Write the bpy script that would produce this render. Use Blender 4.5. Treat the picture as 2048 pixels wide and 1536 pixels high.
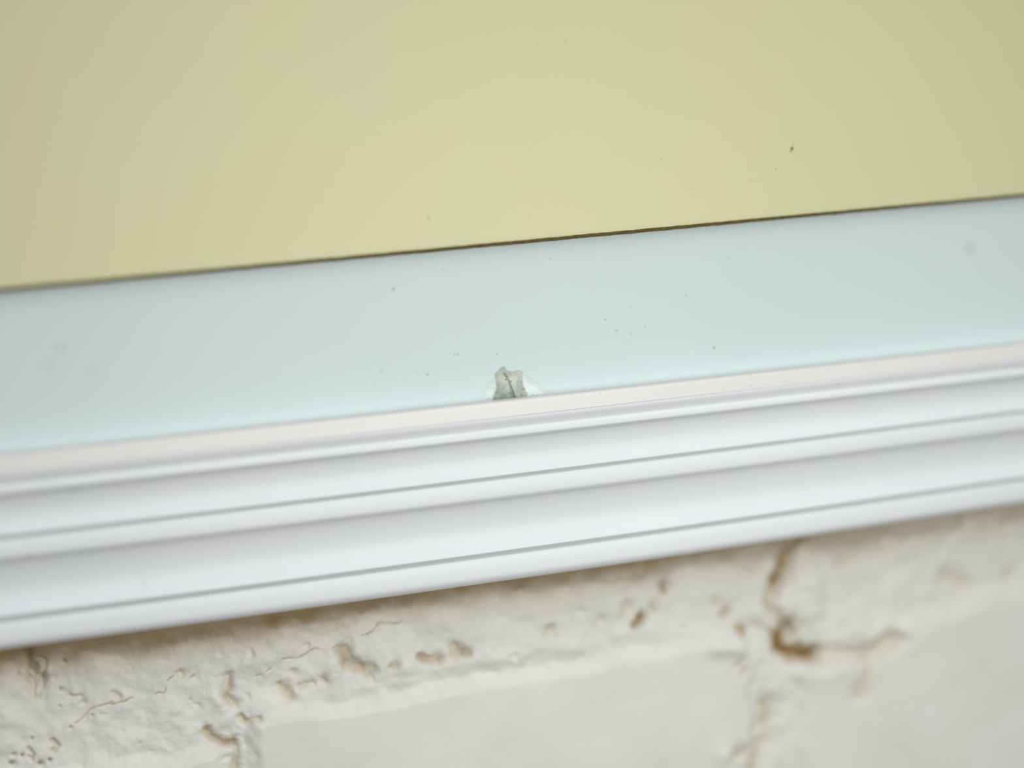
import bpy, math
import numpy as np
from mathutils import Vector, Matrix

for o in list(bpy.data.objects):
    bpy.data.objects.remove(o, do_unlink=True)
sc = bpy.context.scene
MM = 0.001
BASE = 1.30            # height of the frame's inner lip above the ground (m)

# ------------------------------------------------------------------ camera
FPX = 3400.0
PITCH = math.radians(6.0)
Xc = Vector((10876.0, 1160.0, -FPX)).normalized()      # the rail's direction seen from the camera
H0 = Vector((-Xc.y, Xc.x, 0)).normalized()
N0 = Xc.cross(H0)
Hc = H0 * math.cos(PITCH) + N0 * math.sin(PITCH)
Nc = Xc.cross(Hc)
W2C = Matrix((Xc, -Nc, Hc)).transposed()
C2W = W2C.transposed()
ORIGIN = Vector((0, -4.0 * MM, BASE))                  # front edge of the lip, mid picture
D = 340.0 * MM
cam_pos = ORIGIN - C2W @ (Vector(((1024 - 1024) / FPX, -(800 - 768) / FPX, -1.0)) * D)
cd = bpy.data.cameras.new('camera')
cam = bpy.data.objects.new('camera', cd)
sc.collection.objects.link(cam)
cam.matrix_world = Matrix.Translation(cam_pos) @ C2W.to_4x4()
cd.sensor_width = 36.0
cd.lens = 36.0 * FPX / 2048.0
cd.clip_start = 0.01
sc.camera = cam


def at(px, py, out):
    """point on the vertical plane `out` mm in front of the board, in mm (x, height)"""
    d = C2W @ Vector(((px - 1024) / FPX, -(py - 768) / FPX, -1.0))
    t = (-out * MM - cam_pos.y) / d.y
    p = cam_pos + d * t
    return p.x / MM, (p.z - BASE) / MM


def depth_of(px, py, out):
    x, h = at(px, py, out)
    return -((W2C @ (Vector((x * MM, -out * MM, BASE + h * MM)) - cam_pos)).z)


cd.dof.use_dof = True
cd.dof.focus_distance = depth_of(1100, 770, 0.0)
cd.dof.aperture_fstop = 3.3

# ------------------------------------------------------------------ light
world = bpy.data.worlds.new('overcast_sky')
sc.world = world
world.use_nodes = True
nt = world.node_tree
bg = nt.nodes['Background']
tc = nt.nodes.new('ShaderNodeTexCoord')
sx = nt.nodes.new('ShaderNodeSeparateXYZ')
nt.links.new(tc.outputs['Generated'], sx.inputs[0])
rp = nt.nodes.new('ShaderNodeValToRGB')
mr = nt.nodes.new('ShaderNodeMapRange')
mr.inputs['From Min'].default_value = -1
mr.inputs['From Max'].default_value = 1
nt.links.new(sx.outputs['Z'], mr.inputs['Value'])
nt.links.new(mr.outputs['Result'], rp.inputs['Fac'])
e = rp.color_ramp.elements
e[0].position = 0.0
e[0].color = (0.16, 0.13, 0.09, 1)
e[1].position = 1.0
e[1].color = (0.93, 1.0, 1.08, 1)
m_ = e.new(0.48)
m_.color = (0.30, 0.27, 0.22, 1)
m_ = e.new(0.56)
m_.color = (0.74, 0.80, 0.86, 1)
nt.links.new(rp.outputs['Color'], bg.inputs['Color'])
bg.inputs['Strength'].default_value = 0.36

ld = bpy.data.lights.new('daylight', 'SUN')     # hazy sun through thin cloud, high and in front
ld.energy = 0.92
ld.angle = math.radians(48)
ld.color = (1.0, 1.0, 1.0)
lo = bpy.data.objects.new('daylight', ld)
sc.collection.objects.link(lo)
lo.location = (0.3, -1.5, BASE + 1.3)
lo.rotation_euler = Vector((-0.10, math.cos(math.radians(40)), -math.sin(math.radians(40)))).to_track_quat('-Z', 'Y').to_euler()

ad = bpy.data.lights.new('front_fill', 'AREA')   # unseen soft fill added near the lens for frontal light and falloff
ad.shape = 'DISK'
ad.size = 0.16
ad.energy = 0.53
ad.color = (1.0, 0.99, 0.97)
ao = bpy.data.objects.new('front_fill', ad)
sc.collection.objects.link(ao)
ao.location = (0.035, -0.265, BASE + 0.0)
ao.rotation_euler = (Vector((0.02, 0, BASE)) - ao.location).to_track_quat('-Z', 'Y').to_euler()

sc.view_settings.view_transform = 'Standard'
sc.view_settings.look = 'None'
sc.view_settings.gamma = 1.0
sc.view_settings.exposure = -0.31
sc.view_settings.use_curve_mapping = False

# ------------------------------------------------------------------ helpers
rng = np.random.RandomState(7)


def vnoise(x, y, seed=0):
    xi = np.floor(x).astype(np.int64)
    yi = np.floor(y).astype(np.int64)
    xf = x - xi
    yf = y - yi
    u = xf * xf * xf * (xf * (xf * 6 - 15) + 10)
    v = yf * yf * yf * (yf * (yf * 6 - 15) + 10)

    def hsh(a, b):
        n = (a * 374761393 + b * 668265263 + seed * 2147483647) & 0xffffffff
        n = ((n ^ (n >> 13)) * 1274126177) & 0xffffffff
        return ((n ^ (n >> 16)) & 0xffff) / 65535.0 * 2 - 1
    a = hsh(xi, yi)
    b = hsh(xi + 1, yi)
    c = hsh(xi, yi + 1)
    d = hsh(xi + 1, yi + 1)
    return (a * (1 - u) + b * u) * (1 - v) + (c * (1 - u) + d * u) * v


def fbm(x, y, scale, octs=4, seed=0, gain=0.5):
    s = 0
    amp = 1.0
    tot = 0
    for k in range(octs):
        s = s + amp * vnoise(x / scale + 17.3 * k, y / scale - 9.1 * k, seed + k)
        tot += amp
        amp *= gain
        scale /= 2.03
    return s / tot


def mesh_obj(name, verts, faces, mats, parent=None, smooth=True, attrs=None, matidx=None):
    me = bpy.data.meshes.new(name)
    verts = np.asarray(verts, dtype=np.float32)
    faces = np.asarray(faces, dtype=np.int32)
    nv, nf = len(verts), len(faces)
    k = faces.shape[1]
    me.vertices.add(nv)
    me.vertices.foreach_set('co', verts.ravel())
    me.loops.add(nf * k)
    me.loops.foreach_set('vertex_index', faces.ravel())
    me.polygons.add(nf)
    me.polygons.foreach_set('loop_start', np.arange(nf, dtype=np.int32) * k)
    me.update(calc_edges=True)
    if smooth:
        me.polygons.foreach_set('use_smooth', np.ones(nf, dtype=bool))
    if attrs:
        for an, av in attrs.items():
            a = me.attributes.new(an, 'FLOAT', 'POINT')
            a.data.foreach_set('value', np.asarray(av, dtype=np.float32))
    for m in (mats if isinstance(mats, (list, tuple)) else [mats]):
        me.materials.append(m)
    me.validate()
    me.update()
    o = bpy.data.objects.new(name, me)
    sc.collection.objects.link(o)
    if parent:
        o.parent = parent
    return o


def grid_faces(nx, ny):
    i = np.arange(nx - 1)
    j = np.arange(ny - 1)
    I, J = np.meshgrid(i, j)
    a = (J * nx + I).ravel()
    return np.stack([a, a + 1, a + nx + 1, a + nx], axis=1)


def to_world(x, h, out):
    """mm board coordinates -> world"""
    return np.stack([x * MM, -out * MM, BASE + h * MM], axis=-1)


def sweep(name, prof, xs, mats, parent=None, bow=None, cap=True):
    """prof: closed polygon (h, out) in mm, swept along the rail"""
    prof = np.asarray(prof, float)
    n = len(prof)
    V = []
    for x in xs:
        b = prof[:, 0] / 36.0 * bow(x) if bow else 0.0
        V.append(to_world(np.full(n, x), prof[:, 0] + b, prof[:, 1]))
    V = np.concatenate(V)
    F = []
    for k in range(len(xs) - 1):
        for i in range(n):
            j = (i + 1) % n
            F.append([k * n + i, k * n + j, (k + 1) * n + j, (k + 1) * n + i])
    o = mesh_obj(name, V, F, mats, parent)
    if cap:
        import bmesh
        bm = bmesh.new()
        bm.from_mesh(o.data)
        bm.verts.ensure_lookup_table()
        for k in (0, len(xs) - 1):
            f = bm.faces.new([bm.verts[k * n + i] for i in range(n)])
            f.smooth = False
        bmesh.ops.recalc_face_normals(bm, faces=bm.faces)
        bm.to_mesh(o.data)
        bm.free()
    return o


def new_mat(name, color, rough=0.5, spec=0.5, coat=0.0):
    m = bpy.data.materials.new(name)
    m.use_nodes = True
    b = m.node_tree.nodes['Principled BSDF']
    b.inputs['Base Color'].default_value = (*color, 1)
    b.inputs['Roughness'].default_value = rough
    b.inputs['Specular IOR Level'].default_value = spec
    b.inputs['Coat Weight'].default_value = coat
    b.inputs['Coat Roughness'].default_value = 0.15
    return m, m.node_tree, b


def srgb(r, g, b):
    f = lambda c: ((c / 255 + 0.055) / 1.055) ** 2.4 if c > 10 else c / 255 / 12.92
    return (f(r), f(g), f(b))


def mottled(nt, b, c1, c2, scale, lo=0.35, hi=0.65, stretch=(1, 1, 1)):
    """base colour wandering slowly between two close paint tones"""
    tc = nt.nodes.new('ShaderNodeTexCoord')
    mp = nt.nodes.new('ShaderNodeMapping')
    mp.inputs['Scale'].default_value = stretch
    nt.links.new(tc.outputs['Object'], mp.inputs['Vector'])
    nz = nt.nodes.new('ShaderNodeTexNoise')
    nz.inputs['Scale'].default_value = scale
    nz.inputs['Detail'].default_value = 5
    nt.links.new(mp.outputs[0], nz.inputs['Vector'])
    r = nt.nodes.new('ShaderNodeValToRGB')
    r.color_ramp.elements[0].position = lo
    r.color_ramp.elements[0].color = (*c1, 1)
    r.color_ramp.elements[1].position = hi
    r.color_ramp.elements[1].color = (*c2, 1)
    nt.links.new(nz.outputs['Fac'], r.inputs['Fac'])
    nt.links.new(r.outputs['Color'], b.inputs['Base Color'])
    return tc, r.outputs['Color']


def add_bump(nt, b, scale, strength, dist=0.0001, detail=4):
    tc = nt.nodes.new('ShaderNodeTexCoord')
    nz = nt.nodes.new('ShaderNodeTexNoise')
    nz.inputs['Scale'].default_value = scale
    nz.inputs['Detail'].default_value = detail
    nt.links.new(tc.outputs['Object'], nz.inputs['Vector'])
    bp = nt.nodes.new('ShaderNodeBump')
    bp.inputs['Strength'].default_value = strength
    bp.inputs['Distance'].default_value = dist
    nt.links.new(nz.outputs['Fac'], bp.inputs['Height'])
    nt.links.new(bp.outputs['Normal'], b.inputs['Normal'])


def add_specks(nt, b, col_socket, specks):
    """small dirt specks: (x mm, h mm, out mm, radius mm, strength, rgb, (stretch x, h))"""
    tc = nt.nodes.new('ShaderNodeTexCoord')
    nz = nt.nodes.new('ShaderNodeTexNoise')
    nz.inputs['Scale'].default_value = 2600
    nz.inputs['Detail'].default_value = 2
    nt.links.new(tc.outputs['Object'], nz.inputs['Vector'])
    sub = nt.nodes.new('ShaderNodeVectorMath')
    sub.operation = 'SUBTRACT'
    nt.links.new(nz.outputs['Color'], sub.inputs[0])
    sub.inputs[1].default_value = (0.5, 0.5, 0.5)
    scl = nt.nodes.new('ShaderNodeVectorMath')
    scl.operation = 'SCALE'
    scl.inputs['Scale'].default_value = 0.00055
    nt.links.new(sub.outputs[0], scl.inputs[0])
    add = nt.nodes.new('ShaderNodeVectorMath')
    add.operation = 'ADD'
    nt.links.new(tc.outputs['Object'], add.inputs[0])
    nt.links.new(scl.outputs[0], add.inputs[1])
    cur = col_socket
    for (x, h, out, r, s, rgb, st) in specks:
        d = nt.nodes.new('ShaderNodeVectorMath')
        d.operation = 'SUBTRACT'
        nt.links.new(add.outputs[0], d.inputs[0])
        d.inputs[1].default_value = (x * MM, -out * MM, BASE + h * MM)
        k = nt.nodes.new('ShaderNodeVectorMath')
        k.operation = 'MULTIPLY'
        nt.links.new(d.outputs[0], k.inputs[0])
        k.inputs[1].default_value = (1000 / st[0], 150, 1000 / st[1])
        ln = nt.nodes.new('ShaderNodeVectorMath')
        ln.operation = 'LENGTH'
        nt.links.new(k.outputs[0], ln.inputs[0])
        q = nt.nodes.new('ShaderNodeMapRange')
        q.interpolation_type = 'SMOOTHSTEP'
        q.inputs['From Min'].default_value = r * 0.35
        q.inputs['From Max'].default_value = r * 1.25
        q.inputs['To Min'].default_value = s * 0.9
        q.inputs['To Max'].default_value = 0
        nt.links.new(ln.outputs['Value'], q.inputs['Value'])
        mx = nt.nodes.new('ShaderNodeMix')
        mx.data_type = 'RGBA'
        nt.links.new(q.outputs['Result'], mx.inputs[0])
        nt.links.new(cur, mx.inputs[6])
        mx.inputs[7].default_value = (*rgb, 1)
        cur = mx.outputs[2]
    nt.links.new(cur, b.inputs['Base Color'])


def sp(px, py, out, r, s, rgb=(0.05, 0.055, 0.04), st=(1, 1)):
    x, h = at(px, py, out)
    return (x, h, out, r, s, rgb, st)


# ------------------------------------------------------------------ materials
YOUT = 3.2      # front face of the yellow board (mm in front of the pale panel)
my, nty, by = new_mat('cream_yellow_laminate', srgb(214, 212, 160), 0.56, 0.8)
_, cy = mottled(nty, by, srgb(219, 216, 168), srgb(215, 218, 171), 14, 0.38, 0.62)
add_bump(nty, by, 3500, 0.25, 0.00004, 2)
add_specks(nty, by, cy, [
    sp(1584, 297, YOUT, 0.42, 1.0, (0.03, 0.035, 0.02)), sp(1582, 302, YOUT, 0.30, 0.7, (0.10, 0.10, 0.08)),
    sp(1586, 290, YOUT, 0.25, 0.35, (0.2, 0.2, 0.1), (0.6, 3)),
    sp(1551, 338, YOUT, 0.3, 0.45, (0.3, 0.28, 0.15)), sp(858, 436, YOUT, 0.35, 0.6, (0.22, 0.22, 0.11), (0.7, 1.5)),
    sp(1059, 435, YOUT, 0.25, 0.35, (0.3, 0.28, 0.15)), sp(1131, 84, YOUT, 0.35, 0.35, (0.35, 0.33, 0.18)),
    sp(1074, 88, YOUT, 0.35, 0.25, (0.35, 0.33, 0.18)), sp(1232, 303, YOUT, 0.25, 0.35, (0.3, 0.28, 0.15)),
    sp(1322, 318, YOUT, 0.2, 0.4, (0.3, 0.28, 0.15)), sp(1504, 362, YOUT, 0.2, 0.4, (0.3, 0.28, 0.15)),
    sp(1386, 378, YOUT, 0.2, 0.35, (0.3, 0.28, 0.15)),
])
mye, ntye, bye = new_mat('yellow_board_shaded_edge', srgb(128, 108, 60), 0.8, 0.15)  # cut edge colour darkened to carry the shade of its downward side
mottled(ntye, bye, srgb(112, 96, 52), srgb(142, 124, 74), 900, 0.35, 0.7)
add_bump(ntye, bye, 2500, 0.8, 0.0003)

mp_, ntp, bp_ = new_mat('pale_blue_green_glass', srgb(214, 229, 225), 0.55, 0.35, 0.0)
_, cp = mottled(ntp, bp_, srgb(212, 227, 226), srgb(216, 231, 230), 11, 0.35, 0.65)
dk = (0.16, 0.19, 0.18)


def attr_mix(nt, sock, name, color):
    a = nt.nodes.new('ShaderNodeAttribute')
    a.attribute_name = name
    m = nt.nodes.new('ShaderNodeMix')
    m.data_type = 'RGBA'
    nt.links.new(a.outputs['Fac'], m.inputs[0])
    nt.links.new(sock, m.inputs[6])
    m.inputs[7].default_value = (*color, 1)
    return m.outputs[2]


cp = attr_mix(ntp, cp, 'bruise', srgb(232, 242, 239))     # crushed glass turns whiter
add_specks(ntp, bp_, cp, [
    sp(787, 578, 0, 0.4, 0.75, (0.30, 0.33, 0.33)), sp(1428, 696, 0, 0.28, 0.85, dk, (0.8, 1.4)), sp(1458, 516, 0, 0.2, 0.5, dk),
    sp(909, 710, 0, 0.22, 0.5, dk), sp(915, 709, 0, 0.22, 0.5, dk), sp(994, 709, 0, 0.2, 0.6, dk),
    sp(855, 749, 0, 0.28, 0.5, dk), sp(833, 745, 0, 0.2, 0.3, dk), sp(763, 743, 0, 0.4, 0.3, dk),
    sp(1211, 639, 0, 0.22, 0.55, dk), sp(1233, 661, 0, 0.28, 0.45, dk, (2.0, 0.6)), sp(1217, 663, 0, 0.18, 0.4, dk),
    sp(1261, 668, 0, 0.28, 0.35, dk, (0.6, 1.5)), sp(1290, 654, 0, 0.2, 0.4, dk), sp(1262, 614, 0, 0.18, 0.4, dk),
    sp(1372, 592, 0, 0.2, 0.4, dk), sp(886, 538, 0, 0.2, 0.4, dk), sp(1101, 517, 0, 0.2, 0.4, dk),
    sp(1067, 791, 0, 0.22, 0.8, dk), sp(1076, 792, 0, 0.25, 0.8, dk), sp(1041, 677, 0, 0.18, 0.4, dk),
    sp(1940, 496, 0, 1.6, 0.16, dk), sp(120, 697, 0, 1.6, 0.10, dk), sp(97, 732, 0, 1.6, 0.08, dk),
    sp(184 + 0, 740, 0, 1.4, 0.06, dk), sp(1202, 786, 0, 0.2, 0.5, dk),
])

mc, ntc, bc = new_mat('broken_glass_grain', srgb(186, 196, 186), 0.55, 0.5)
_, cc = mottled(ntc, bc, srgb(182, 192, 180), srgb(210, 216, 203), 380, 0.36, 0.64)
cc = attr_mix(ntc, cc, 'chip_dark', srgb(116, 136, 134))  # darker along the ridge line and towards the bottom left
add_bump(ntc, bc, 1800, 0.6, 0.0003)
red = (0.45, 0.08, 0.04)
add_specks(ntc, bc, cc, [
    sp(1012, 759, -0.5, 0.22, 1.0, (0.01, 0.01, 0.01)), sp(1046, 779, -0.4, 0.22, 0.8, red), sp(1049, 777, -0.3, 0.18, 0.8, red),
    sp(1042, 790, -0.6, 0.22, 0.8, dk), sp(1022, 763, -0.5, 0.2, 0.7, dk), sp(1019, 768, -0.5, 0.2, 0.6, (0.25, 0.18, 0.08)),
    sp(1053, 797, -0.6, 0.3, 0.8, dk), sp(1043, 763, -0.4, 0.18, 0.6, dk),
])

mw, ntw, bw = new_mat('white_lacquered_moulding', srgb(236, 239, 243), 0.5, 0.35)
_, cw = mottled(ntw, bw, srgb(235, 239, 241), srgb(238, 241, 243), 20)
add_bump(ntw, bw, 1500, 0.12, 0.00005, 3)
LIP = 4.0
add_specks(ntw, bw, cw, [
    sp(385, 1129, 3.5, 0.6, 0.35, (0.30, 0.31, 0.31)), sp(318, 1145, 3.5, 0.8, 0.2, (0.35, 0.36, 0.36), (1.5, 0.8)),
    sp(292, 1180, 3.5, 1.6, 0.09, (0.3, 0.31, 0.31), (0.6, 1.6)), sp(147, 982, 4.5, 0.9, 0.25, (0.35, 0.34, 0.3), (1.6, 0.6)),
    sp(60, 1118, 4.5, 0.8, 0.25, (0.35, 0.3, 0.25), (1.6, 0.6)), sp(1678, 768, 4.2, 0.3, 0.5, (0.3, 0.25, 0.18)),
    sp(982, 1154, 5.6, 0.22, 0.7, (0.15, 0.12, 0.1)), sp(1498, 823, 4.5, 0.3, 0.4, (0.3, 0.3, 0.28)),
])
ml, ntl, bl = new_mat('warm_white_lip', srgb(240, 234, 227), 0.42, 0.4)
_, cl = mottled(ntl, bl, srgb(240, 237, 232), srgb(240, 239, 235), 16)
add_specks(ntl, bl, cl, [
    sp(1447, 780, LIP, 0.3, 0.4, (0.35, 0.3, 0.25), (1.6, 0.5)), sp(1502, 755, LIP, 0.2, 0.4, (0.35, 0.3, 0.25)),
    sp(1484, 775, LIP, 0.3, 0.3, (0.42, 0.36, 0.3), (2.0, 0.5)), sp(1500, 771.5, LIP, 0.3, 0.35, (0.42, 0.36, 0.3), (2.6, 0.5)),
    sp(1530, 768.5, LIP, 0.3, 0.3, (0.42, 0.36, 0.3), (3.5, 0.5)), sp(1570, 763.5, LIP, 0.3, 0.25, (0.42, 0.36, 0.3), (4.0, 0.5)),
    sp(1200, 786, LIP, 0.2, 0.4, (0.3, 0.3, 0.28)),
])
mb, ntb, bb = new_mat('brown_bounce_strip', srgb(150, 108, 62), 0.8, 0.2)  # brown of the added strip that tints the bounced light
mottled(ntb, bb, srgb(140, 100, 56), srgb(172, 130, 82), 60, 0.3, 0.7, (0.1, 1, 3))

# painted wall: white masonry paint, tan grime and painted rail shade where the mesh carries them
mwall, ntwl, bwl = new_mat('painted_masonry', srgb(226, 224, 214), 0.6, 0.35)
_, cwl = mottled(ntwl, bwl, srgb(231, 231, 222), srgb(236, 236, 229), 55, 0.35, 0.65)
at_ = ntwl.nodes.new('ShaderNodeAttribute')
at_.attribute_name = 'grime_shade'
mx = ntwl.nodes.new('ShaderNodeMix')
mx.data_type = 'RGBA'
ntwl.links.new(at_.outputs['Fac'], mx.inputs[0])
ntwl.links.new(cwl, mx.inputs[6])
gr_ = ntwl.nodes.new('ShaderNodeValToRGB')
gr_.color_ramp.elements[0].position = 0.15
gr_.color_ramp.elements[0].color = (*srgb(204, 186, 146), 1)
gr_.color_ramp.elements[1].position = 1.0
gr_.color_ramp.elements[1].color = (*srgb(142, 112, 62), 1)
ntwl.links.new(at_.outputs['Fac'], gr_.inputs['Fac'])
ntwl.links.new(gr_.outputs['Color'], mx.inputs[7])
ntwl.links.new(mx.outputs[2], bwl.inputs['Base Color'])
add_bump(ntwl, bwl, 900, 0.25, 0.0002, 4)

# ------------------------------------------------------------------ wall
WALL = -16.0   # wall paint surface, mm behind the pale panel's face


def P(*pts):
    return [at(px, py, WALL) for px, py in pts]


def spaced(a, b, c, d, fine, coarse):
    left = np.arange(a, b, coarse)
    mid = np.arange(b, c, fine)
    right = np.arange(c, d + coarse, coarse)
    return np.concatenate([left, mid, right])


xs = spaced(-620, -150, 150, 620, 0.2, 6.0)
hs = spaced(-520, -92, -30, 420, 0.2, 6.0)
Xg, Hg = np.meshgrid(xs, hs)
# wobble the coordinates so that every joint and pit gets an irregular outline
wx = Xg + 1.1 * fbm(Xg, Hg, 9, 3, 11) + 0.35 * fbm(Xg, Hg, 2.2, 3, 21)
wh = Hg + 1.1 * fbm(Xg, Hg, 9, 3, 31) + 0.35 * fbm(Xg, Hg, 2.2, 3, 41)


def dseg(pts):
    d = np.full(Xg.shape, 1e9)
    for (x0, y0), (x1, y1) in zip(pts[:-1], pts[1:]):
        dx, dy = x1 - x0, y1 - y0
        L = dx * dx + dy * dy + 1e-9
        t = np.clip(((wx - x0) * dx + (wh - y0) * dy) / L, 0, 1)
        d = np.minimum(d, np.hypot(wx - x0 - t * dx, wh - y0 - t * dy))
    return d


def sstep(a, b, v):
    t = np.clip((v - a) / (b - a), 0, 1)
    return t * t * (3 - 2 * t)


# brick faces as rounded boxes standing proud of the rough joints: (x0, x1, top, bottom)
cxl, ctl = at(500, 1440, WALL)
cxr, ctr = at(1490, 1270, WALL)
bricks = []
tops = {}
bw_, gap, course = (cxr - cxl), 9.5, 76.0
x0 = cxl
face = np.zeros(Xg.shape)
slope = (ctr - ctl) / (cxr - cxl)


def brick(xa, xb, top_a, top_b, hgt, edge=2.6):
    top = top_a + (top_b - top_a) * (wx - xa) / (xb - xa)
    inside = np.minimum.reduce([wx - xa, xb - wx, top - wh, wh - (top - hgt)])
    return sstep(-edge * 0.6, edge, inside)


xR0, _ = at(1585, 1330, WALL)
_, tR0 = at(1600, 1300, WALL)
_, tR1 = at(2040, 1160, WALL)
xR1, _ = at(2040, 1160, WALL)
xL1, _ = at(440, 1500, WALL)
_, tL1 = at(440, 1500, WALL)
visible = [(cxl, cxr, ctl, ctr, 66.0), (xR0, xR0 + 110, tR0, tR0 + (tR1 - tR0) / (xR1 - xR0) * 110, 66.0, 5.0),
           (xL1 - 105, xL1, tL1 + 1, tL1, 66.0)]
for b_ in visible:
    face = np.maximum(face, brick(*b_))
for r_ in range(-6, 6):
    top = ctl + 3 + r_ * course
    off = 56 if r_ % 2 else 0
    top += 6 if r_ > 0 else 0
    for k in range(-6, 7):
        xa = cxl + off + k * (bw_ + gap)
        if r_ == 0 and abs(k) <= 1:
            continue
        face = np.maximum(face, brick(xa, xa + bw_, top, top, 66.0) * (1 if r_ else 1))
out = np.full(Xg.shape, WALL)
joint = 1 - face
out = out + face * 1.5
# soft unevenness, stronger on the joints
out += face * (0.22 * fbm(Xg, Hg, 16, 3, 51) + 0.06 * fbm(Xg, Hg, 3.5, 3, 61))
lump = fbm(Xg, Hg, 8.0, 2, 71)
lump2 = fbm(Xg, Hg, 3.0, 2, 81)
out += joint * (0.75 * lump + 0.28 * lump2)
out += joint * sstep(20, -50, Xg) * (0.45 * fbm(Xg, Hg, 4.5, 2, 401) + 0.16 * np.abs(fbm(Xg, Hg, 1.6, 3, 411)))
# scattered little pits on the joints
pn = fbm(Xg, Hg, 3.0, 2, 91)
pit = sstep(0.55, 1.0, pn) * joint
out -= pit * 0.6
grime_shade = np.clip(pit * 0.45 * sstep(-0.1, 0.4, fbm(Xg, Hg, 20, 2, 95)), 0, 1)


wmod = 1 + 0.55 * fbm(Xg, Hg, 2.4, 4, 301, 0.65)
wmod2 = sstep(-0.65, -0.05, fbm(Xg, Hg, 2.6, 3, 311))


def carve(pts, r, depth, g=0.0, gr=None):
    global out, grime_shade
    d = dseg(P(*pts) if len(pts) > 1 else P(pts[0], (pts[0][0] + 0.5, pts[0][1]))) / wmod
    k = np.exp(-(d / (r * 1.15)) ** 2) * (wmod2 if r < 0.3 else 1)
    out = out - 0.85 * depth * k
    if pts[0][0] < 900 and r > 0.5:
        g *= 0.8
    if g:
        grime_shade = np.maximum(grime_shade, g * np.exp(-(d / (gr or r * 1.3)) ** 2) * (wmod2 if r < 0.3 else 0.55 + 0.45 * wmod2)
                           + (0.22 * g * np.exp(-(d / (r * 0.55)) ** 2) * sstep(-0.3, 0.4, fbm(Xg, Hg, 1.3, 3, 321)) if r >= 0.3 else 0))


def swell(pts, r, amt):
    global out
    d = dseg(P(*pts) if len(pts) > 1 else P(pts[0], (pts[0][0] + 0.5, pts[0][1])))
    out = out + amt * np.exp(-(d / r) ** 2)


# --- lumps of paint-covered mortar
swell([(600, 1400), (530, 1425), (505, 1450)], 2.6, 0.8)
swell([(760, 1348), (850, 1338), (930, 1325), (1040, 1308), (1150, 1290)], 2.0, 0.7)
swell([(1230, 1268), (1330, 1262), (1440, 1282)], 2.4, 0.7)
swell([(650, 1330)], 3.2, 0.9)
swell([(730, 1300), (790, 1310)], 3.5, 0.7)
swell([(1430, 1290), (1500, 1300)], 2.2, 0.9)
swell([(1620, 1180), (1600, 1230)], 4.0, 1.0)
swell([(1700, 1250)], 4.5, 0.8)
swell([(1510, 1330), (1540, 1370)], 3.2, 0.9)
swell([(1600, 1345), (1680, 1340)], 3.5, 0.7)
swell([(1440, 1510)], 2.4, 0.7)
swell([(430, 1410), (450, 1440)], 2.4, 0.8)
swell([(520, 1320), (560, 1300)], 2.5, 0.6)
swell([(78, 1330), (80, 1345)], 0.9, 0.9)
# --- crevices with tan grime
carve([(455, 1360), (458, 1378), (450, 1392), (468, 1405)], 0.9, 1.3, 0.75)
carve([(412, 1462), (418, 1478), (435, 1485), (452, 1488), (465, 1488)], 0.75, 1.6, 0.85)
carve([(465, 1486), (474, 1500), (470, 1536), (466, 1560)], 0.9, 1.1, 0.6, 1.1)
carve([(482, 1436), (490, 1445), (518, 1440)], 0.7, 1.1, 0.7)
carve([(560, 1372), (575, 1390), (582, 1402)], 0.9, 1.2, 0.65)
carve([(600, 1376), (625, 1370)], 0.6, 0.9, 0.45)
carve([(582, 1345)], 0.6, 0.9, 0.5)
carve([(648, 1357)], 0.7, 1.1, 0.6)
carve([(686, 1302), (692, 1320), (712, 1334), (740, 1348)], 1.3, 2.3, 0.8)
carve([(778, 1340), (784, 1336)], 0.7, 1.1, 0.7)
carve([(840, 1318), (848, 1325), (875, 1322)], 0.8, 1.6, 0.8)
carve([(910, 1297), (912, 1306)], 1.1, 1.7, 0.75)
carve([(925, 1308), (938, 1308)], 0.8, 1.3, 0.7)
carve([(1095, 1261)], 1.0, 1.3, 0.5)
carve([(1202, 1236)], 0.9, 0.8, 0.3)
carve([(1254, 1213)], 1.2, 1.1, 0.35)
carve([(1284, 1230), (1279, 1240), (1268, 1250)], 0.9, 1.8, 0.85)
carve([(1307, 1213)], 0.9, 1.2, 0.65)
carve([(1327, 1165), (1330, 1176)], 1.2, 1.6, 0.7)
carve([(1030, 1177), (1040, 1172)], 1.0, 1.2, 0.7)
carve([(1455, 1226), (1452, 1232)], 1.0, 1.1, 0.55)
carve([(1435, 1205)], 1.0, 0.7, 0.35)
carve([(1484, 1258), (1487, 1264)], 1.0, 1.9, 0.8)
carve([(1480, 1318), (1476, 1330)], 0.9, 0.7, 0.35)
carve([(1480, 1346)], 1.3, 1.0, 0.35)
carve([(1510, 1250), (1545, 1262)], 1.0, 0.8, 0.25)
carve([(1600, 1085), (1578, 1105), (1566, 1140), (1556, 1165)], 2.0, 2.4, 0.8)
carve([(1552, 1170), (1540, 1205), (1550, 1225), (1565, 1250)], 1.3, 1.6, 0.5)
carve([(1580, 1255), (1566, 1275), (1563, 1298), (1585, 1307), (1622, 1308)], 1.9, 3.4, 1.0, 2.3)
carve([(1620, 1307), (1670, 1312), (1740, 1303), (1780, 1286)], 1.8, 2.1, 0.35)
carve([(1772, 1280), (1800, 1275)], 1.4, 1.3, 0.3)
carve([(1745, 1310), (1730, 1350), (1718, 1385)], 1.7, 0.8, 0.35, 2.0)
carve([(1528, 1410), (1530, 1440), (1530, 1480), (1515, 1510), (1500, 1545)], 1.8, 1.0, 0.45, 2.0)
carve([(1480, 1505), (1472, 1510)], 1.6, 1.2, 0.4)
carve([(1770, 1078), (1772, 1095)], 1.6, 1.3, 0.4)
carve([(1890, 1150), (1930, 1165)], 1.7, 1.2, 0.3)
carve([(2015, 1148)], 1.7, 1.0, 0.3)
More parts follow.
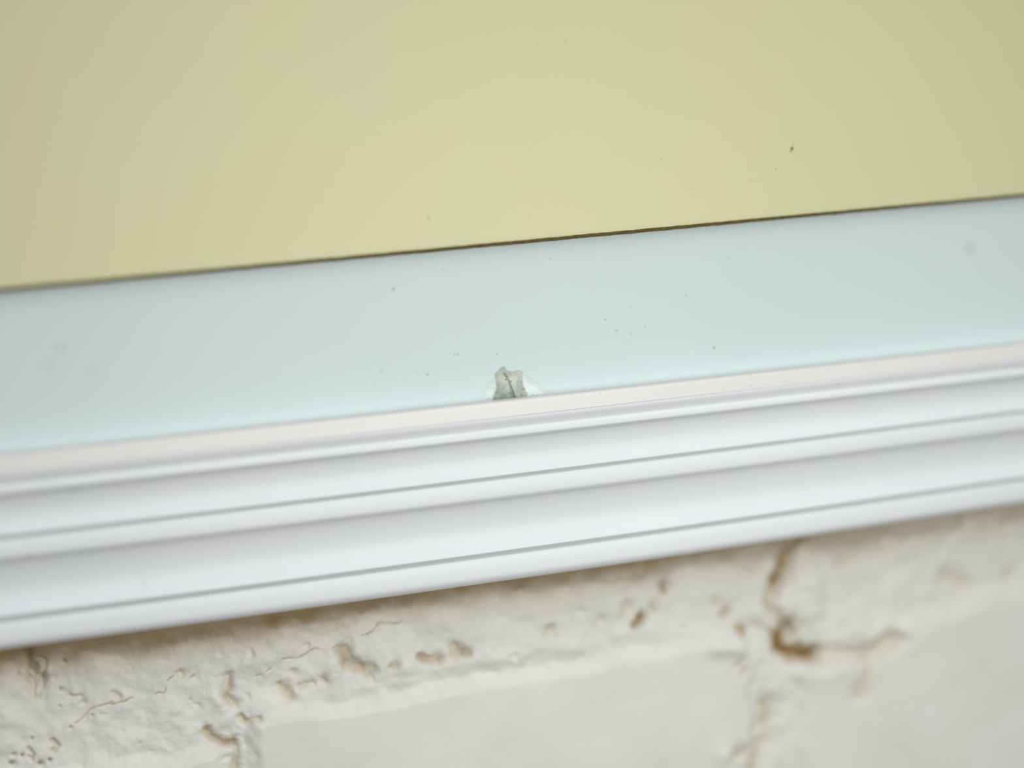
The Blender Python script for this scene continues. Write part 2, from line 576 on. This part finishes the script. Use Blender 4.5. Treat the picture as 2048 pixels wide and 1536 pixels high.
carve([(1680, 1130), (1715, 1115)], 1.6, 0.8, 0.2)
# left corner fold and small holes
carve([(46, 1312), (58, 1340), (72, 1362)], 1.6, 2.2, 0.8)
carve([(78, 1318), (90, 1325), (88, 1350), (84, 1365)], 0.5, 1.4, 0.7)
carve([(40, 1345), (60, 1370), (66, 1395)], 0.4, 0.8, 0.4)
carve([(84, 1365), (78, 1395)], 0.35, 0.5, 0.35)
for (px, py, r) in [(36, 1352, .35), (127, 1322, .35), (79, 1525, .6), (98, 1521, .35), (25, 1529, .45), (55, 1358, .3),
                    (113, 1411, .25), (62, 1475, .3), (136, 1458, .3), (180, 1434, .25), (30, 1508, .35), (45, 1511, .3),
                    (118, 1378, .3)]:
    carve([(px, py)], r, 1.0, 0.95, r)
carve([(107, 1482), (115, 1490), (118, 1494), (110, 1500), (112, 1505)], 0.4, 1.2, 0.8)
carve([(58, 1500), (68, 1512), (64, 1518), (58, 1514)], 0.4, 0.9, 0.5)
carve([(355, 1345), (362, 1352)], 0.7, 1.2, 0.5)
carve([(220, 1388), (232, 1394)], 0.6, 1.0, 0.4)
carve([(135, 1388), (155, 1388)], 0.5, 0.7, 0.2)
# hairline cracks in the paint
for pl in ([(135, 1456), (150, 1448), (168, 1432), (172, 1424), (182, 1416), (195, 1410), (205, 1408), (218, 1405)],
           [(218, 1410), (240, 1404), (256, 1400)],
           [(308, 1390), (315, 1383), (325, 1386), (330, 1378), (332, 1370)], [(335, 1358), (345, 1352)],
           [(372, 1364), (385, 1356)], [(60, 1362), (66, 1382), (72, 1395)],
           [(505, 1350), (520, 1342), (540, 1334)], [(565, 1322), (600, 1315), (615, 1312), (630, 1302), (660, 1297), (678, 1293)],
           [(725, 1272), (750, 1268), (762, 1255), (785, 1252), (800, 1248)]):
    carve(pl, 0.22, 0.35, 0.75, 0.2)

# brown shade under the rail, painted into the wall colour, ragged along its lower side
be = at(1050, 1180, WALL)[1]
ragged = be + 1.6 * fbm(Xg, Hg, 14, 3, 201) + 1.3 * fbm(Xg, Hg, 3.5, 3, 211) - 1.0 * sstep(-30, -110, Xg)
rail_shade = sstep(-6.5, 3.0, Hg - ragged) ** 1.3 * (0.86 + 0.08 * fbm(Xg, Hg, 6, 3, 221))
grime_shade = np.maximum(grime_shade, rail_shade * (1 - 0.45 * sstep(30, 110, Xg)))
nx, ny = len(xs), len(hs)
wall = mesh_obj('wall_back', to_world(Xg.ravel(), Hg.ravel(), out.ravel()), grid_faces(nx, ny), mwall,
                attrs={'grime_shade': np.clip(grime_shade, 0, 1).ravel()})
wall['kind'] = 'structure'
wall['label'] = 'rough white painted brick wall below the white moulding, with tan crevices and hairline cracks'

# ------------------------------------------------------------------ framed panel (rail + pale glass)
RX = np.concatenate([np.arange(-450, -200, 25), np.arange(-200, 200, 4), np.arange(200, 451, 25)]).astype(float)
frame = bpy.data.objects.new('framed_panel', None)
frame.empty_display_size = 0.05
sc.collection.objects.link(frame)
frame['label'] = 'white fluted frame rail holding a pale blue-green glass panel with a chipped lower edge'
frame['category'] = 'framed panel'


def smooth_profile(ctrl, n=6):
    """ctrl: list of (h, out, kind) ; Catmull-Rom through soft points, sharp at kind==1"""
    pts = []
    m = len(ctrl)
    for i in range(m - 1):
        p1, p2 = ctrl[i], ctrl[i + 1]
        p0 = ctrl[i - 1] if i > 0 and not p1[2] else p1
        p3 = ctrl[i + 2] if i + 2 < m and not p2[2] else p2
        for k in range(n):
            t = k / n
            q = []
            for a in (0, 1):
                q.append(0.5 * ((2 * p1[a]) + (-p0[a] + p2[a]) * t + (2 * p0[a] - 5 * p1[a] + 4 * p2[a] - p3[a]) * t * t
                                + (-p0[a] + 3 * p1[a] - 3 * p2[a] + p3[a]) * t ** 3))
            pts.append(tuple(q))
    pts.append((ctrl[-1][0], ctrl[-1][1]))
    return pts


lip_ctrl = [(-0.05, -0.4, 1), (0.0, 3.6, 0), (-0.35, 4.0, 0), (-1.5, 4.05, 0), (-3.2, 4.05, 1)]
lip = smooth_profile(lip_ctrl) + [(-3.2, -0.4)]
rail_ctrl = [(-3.2, 4.05, 0), (-3.8, 3.95, 0), (-4.45, 3.6, 0), (-5.05, 3.28, 0), (-5.45, 3.15, 0), (-5.75, 3.28, 0), (-6.1, 3.42, 0), (-6.75, 3.42, 0),
             (-7.05, 3.2, 0), (-7.35, 2.75, 0), (-7.9, 2.15, 0), (-9.2, 1.5, 0), (-11.0, 1.05, 0), (-12.7, 1.15, 0), (-13.9, 1.65, 0), (-14.45, 1.95, 0),
             (-14.7, 1.85, 0), (-15.1, 1.35, 0), (-15.5, 0.95, 0), (-15.85, 0.95, 0), (-16.6, 1.15, 0), (-17.6, 1.25, 0), (-18.6, 1.2, 0), (-19.05, 1.0, 0),
             (-19.45, 0.6, 0), (-20.0, 0.0, 0), (-21.3, -0.7, 0), (-23.3, -1.35, 0), (-25.5, -1.7, 0), (-27.4, -1.4, 0), (-28.9, -0.75, 0), (-29.6, -0.35, 0),
             (-29.9, -0.45, 0), (-30.4, -1.0, 0), (-30.9, -1.45, 0), (-31.3, -1.45, 0), (-32.4, -1.2, 0), (-34.2, -1.15, 0),
             (-35.1, -1.35, 0), (-35.8, -1.95, 0), (-36.25, -2.8, 0), (-36.4, -3.6, 1), (-36.4, -6.0, 1)]
rail = smooth_profile(rail_ctrl, 5) + [(-36.4, -6.0), (-3.2, -6.0)]
# dedupe
rail = [p for i, p in enumerate(rail) if i == 0 or math.hypot(p[0] - rail[i - 1][0], p[1] - rail[i - 1][1]) > 1e-4]
lip = [p for i, p in enumerate(lip) if i == 0 or math.hypot(p[0] - lip[i - 1][0], p[1] - lip[i - 1][1]) > 1e-4]
sag = lambda x: 0.75 + 0.75 * max(0.0, 1 - (x / 115.0) ** 2)     # the moulding bellies out slightly mid way
o = sweep('moulding', rail, RX, mw, frame, sag)
o['label'] = 'white double-fluted moulding'
o = sweep('inner_lip', lip, RX, ml, frame, sag)
o['label'] = 'warm white inner lip of the moulding'
bounce_strip = [(-33.6, -6.0), (-33.6, WALL + 0.2), (-6, WALL + 0.2), (-6, -6.0)]  # unseen strip added to bounce brown light into the gap under the rail
o = sweep('bounce_strip', bounce_strip, RX, mb, frame)
o['label'] = 'unseen brown strip added behind the moulding to bounce warm light'

# pale panel with its chip --------------------------------------------------
px_ = spaced(-450, -9, 12, 450, 0.12, 6.0)
ph_ = spaced(-12, -3, 8, 330, 0.12, 6.0)
PX, PH = np.meshgrid(px_, ph_)
pz = np.zeros(PX.shape)


def Q(*pts):
    return np.array([at(a, b, 0) for a, b in pts])


def poly_sd(poly, X, H):
    """signed distance to polygon, positive inside"""
    d = np.full(X.shape, 1e9)
    ins = np.zeros(X.shape, bool)
    n = len(poly)
    for i in range(n):
        x0, y0 = poly[i]
        x1, y1 = poly[(i + 1) % n]
        dx, dy = x1 - x0, y1 - y0
        t = np.clip(((X - x0) * dx + (H - y0) * dy) / (dx * dx + dy * dy + 1e-12), 0, 1)
        d = np.minimum(d, np.hypot(X - x0 - t * dx, H - y0 - t * dy))
        c = ((y0 > H) != (y1 > H)) & (X < (x1 - x0) * (H - y0) / (y1 - y0 + 1e-12) + x0)
        ins ^= c
    return np.where(ins, d, -d)


cw_x = PX + 0.22 * fbm(PX, PH, 1.6, 3, 3)
cw_h = PH + 0.22 * fbm(PX, PH, 1.6, 3, 4)
cav = Q((991, 760), (990, 748), (999, 737), (1009, 733), (1014, 741), (1024, 745), (1034, 740), (1043, 741), (1046, 752), (1046, 768),
        (1052, 780), (1057, 792), (1060, 815), (1040, 830), (972, 832), (976, 808), (986, 792), (992, 776))
sd = poly_sd(cav, cw_x, cw_h)
left_f = Q((990, 755), (975, 768), (962, 785), (950, 805), (940, 830), (1000, 835), (1000, 790))
right_f = Q((1044, 745), (1062, 757), (1088, 773), (1120, 793), (1124, 830), (1050, 830), (1046, 790))
sl = poly_sd(left_f, cw_x, cw_h)
sr = poly_sd(right_f, cw_x, cw_h)
pz -= np.clip(sl, 0, 3) * 0.32 * (1 + 0.5 * fbm(PX, PH, 0.9, 3, 8))
pz -= np.clip(sr, 0, 1.1) * 0.42
ridge = Q((1010, 747), (1022, 765), (1025, 780), (1030, 793), (1038, 812))
dr = np.full(PX.shape, 1e9)
side = np.zeros(PX.shape)
for (a, b), (c, d) in zip(ridge[:-1], ridge[1:]):
    dx, dy = c - a, d - b
    t = np.clip(((cw_x - a) * dx + (cw_h - b) * dy) / (dx * dx + dy * dy), 0, 1)
    dd = np.hypot(cw_x - a - t * dx, cw_h - b - t * dy)
    s_ = np.sign(dx * (cw_h - b) - dy * (cw_x - a))
    side = np.where(dd < dr, s_, side)
    dr = np.minimum(dr, dd)
inside = sd > 0
lowmask = sstep(at(1020, 752, 0)[1], at(1020, 792, 0)[1], PH)
dep = 0.10 + np.clip(sd, 0, 1.2) * 0.38
dep = dep + np.where(side < 0, 0.35, 0.0) * lowmask * np.clip(sd * 1.2, 0, 1) * np.clip(dr / 0.5, 0, 1)
dep += 0.30 * np.exp(-(dr / 0.16) ** 2) * np.clip(sd * 2, 0, 1)
dep += 0.10 * fbm(PX, PH, 0.9, 3, 14) * np.clip(sd * 2, 0, 1)
pz = np.where(inside, np.minimum(pz, 0) * 0.2 - np.abs(dep), pz)
chip_dark = np.clip(0.75 * np.exp(-(dr / 0.17) ** 2) * sstep(0.1, 0.5, sd)
               + 0.75 * (side < 0) * lowmask * sstep(0, 0.5, sd) * (0.7 + 0.5 * fbm(PX, PH, 0.7, 2, 61))
               + 0.25 * (side > 0) * lowmask * sstep(0, 0.5, sd), 0, 1)
bruise = np.clip(sstep(-0.1, 1.2, sl) * (0.5 + 0.4 * fbm(PX, PH, 0.8, 3, 66)) + 0.6 * sstep(-0.05, 0.5, sr), 0, 1)
gf = grid_faces(len(px_), len(ph_))
ins_f = inside.ravel()[gf].all(axis=1)
V = to_world(PX.ravel(), PH.ravel(), pz.ravel())


def submesh(name, V, F, mat, parent, attrs=None):
    used = np.unique(F)
    remap = -np.ones(len(V), int)
    remap[used] = np.arange(len(used))
    return mesh_obj(name, V[used], remap[F], mat, parent, attrs={k: v.ravel()[used] for k, v in (attrs or {}).items()})


panel = submesh('glass_panel', V, gf[~ins_f], mp_, frame, {'bruise': bruise})
sol = panel.modifiers.new('thickness', 'SOLIDIFY')
sol.thickness = 4 * MM
sol.offset = -1
panel['label'] = 'pale blue-green glass panel between the yellow board and the white moulding'
chip = submesh('chip', V, gf[ins_f], mc, panel, {'chip_dark': chip_dark})
chip['label'] = 'grey-green broken notch in the panel edge'

# ------------------------------------------------------------------ yellow board lying on the pale panel
ax, ah = at(0, 586, YOUT)
bx, bh = at(2048, 395, YOUT)
sl_ = (bh - ah) / (bx - ax)
edge = lambda x: ah + (x - ax) * sl_
yb = bpy.data.objects.new('yellow_board', None)
yb.empty_display_size = 0.05
sc.collection.objects.link(yb)
yb['label'] = 'flat cream-yellow board lying over the upper part of the pale glass panel'
yb['category'] = 'board'
YX = np.concatenate([np.arange(-440, -160, 20), np.arange(-160, 160, 0.35), np.arange(160, 441, 20)]).astype(float)
rag = 0.03 * fbm(YX, YX * 0, 4.0, 3, 5) + 0.05 * fbm(YX, YX * 0, 0.9, 2, 6)
e0 = edge(YX) + rag
fr = [(330.0, YOUT), (40.0, YOUT), (2.0, YOUT), (1.05, YOUT - 0.02), (0.85, YOUT - 0.08)]
V = []
for k, (dh, oz) in enumerate(fr):
    hh = np.full(YX.shape, 320.0) if k == 0 else e0 + dh
    V.append(to_world(YX, hh, np.full(YX.shape, oz)))
V = np.concatenate(V)
mesh_obj('face', V, grid_faces(len(YX), len(fr)), my, yb)
ed = [(0.85, YOUT - 0.08), (0.70, YOUT - 0.30), (0.10, 1.9), (0.12, 0.06)]
V = np.concatenate([to_world(YX, e0 + dh + (0.03 * fbm(YX, YX * 0, 0.9, 3, 40 + i) if 0 < i else 0), np.full(YX.shape, oz)) for i, (dh, oz) in enumerate(ed)])
V2 = to_world(YX, np.full(YX.shape, 320.0), np.full(YX.shape, 0.06))
mesh_obj('cut_edge', np.concatenate([V, V2]), grid_faces(len(YX), 5), mye, yb)['label'] = 'cut edge with its shade painted in as dark olive-brown'
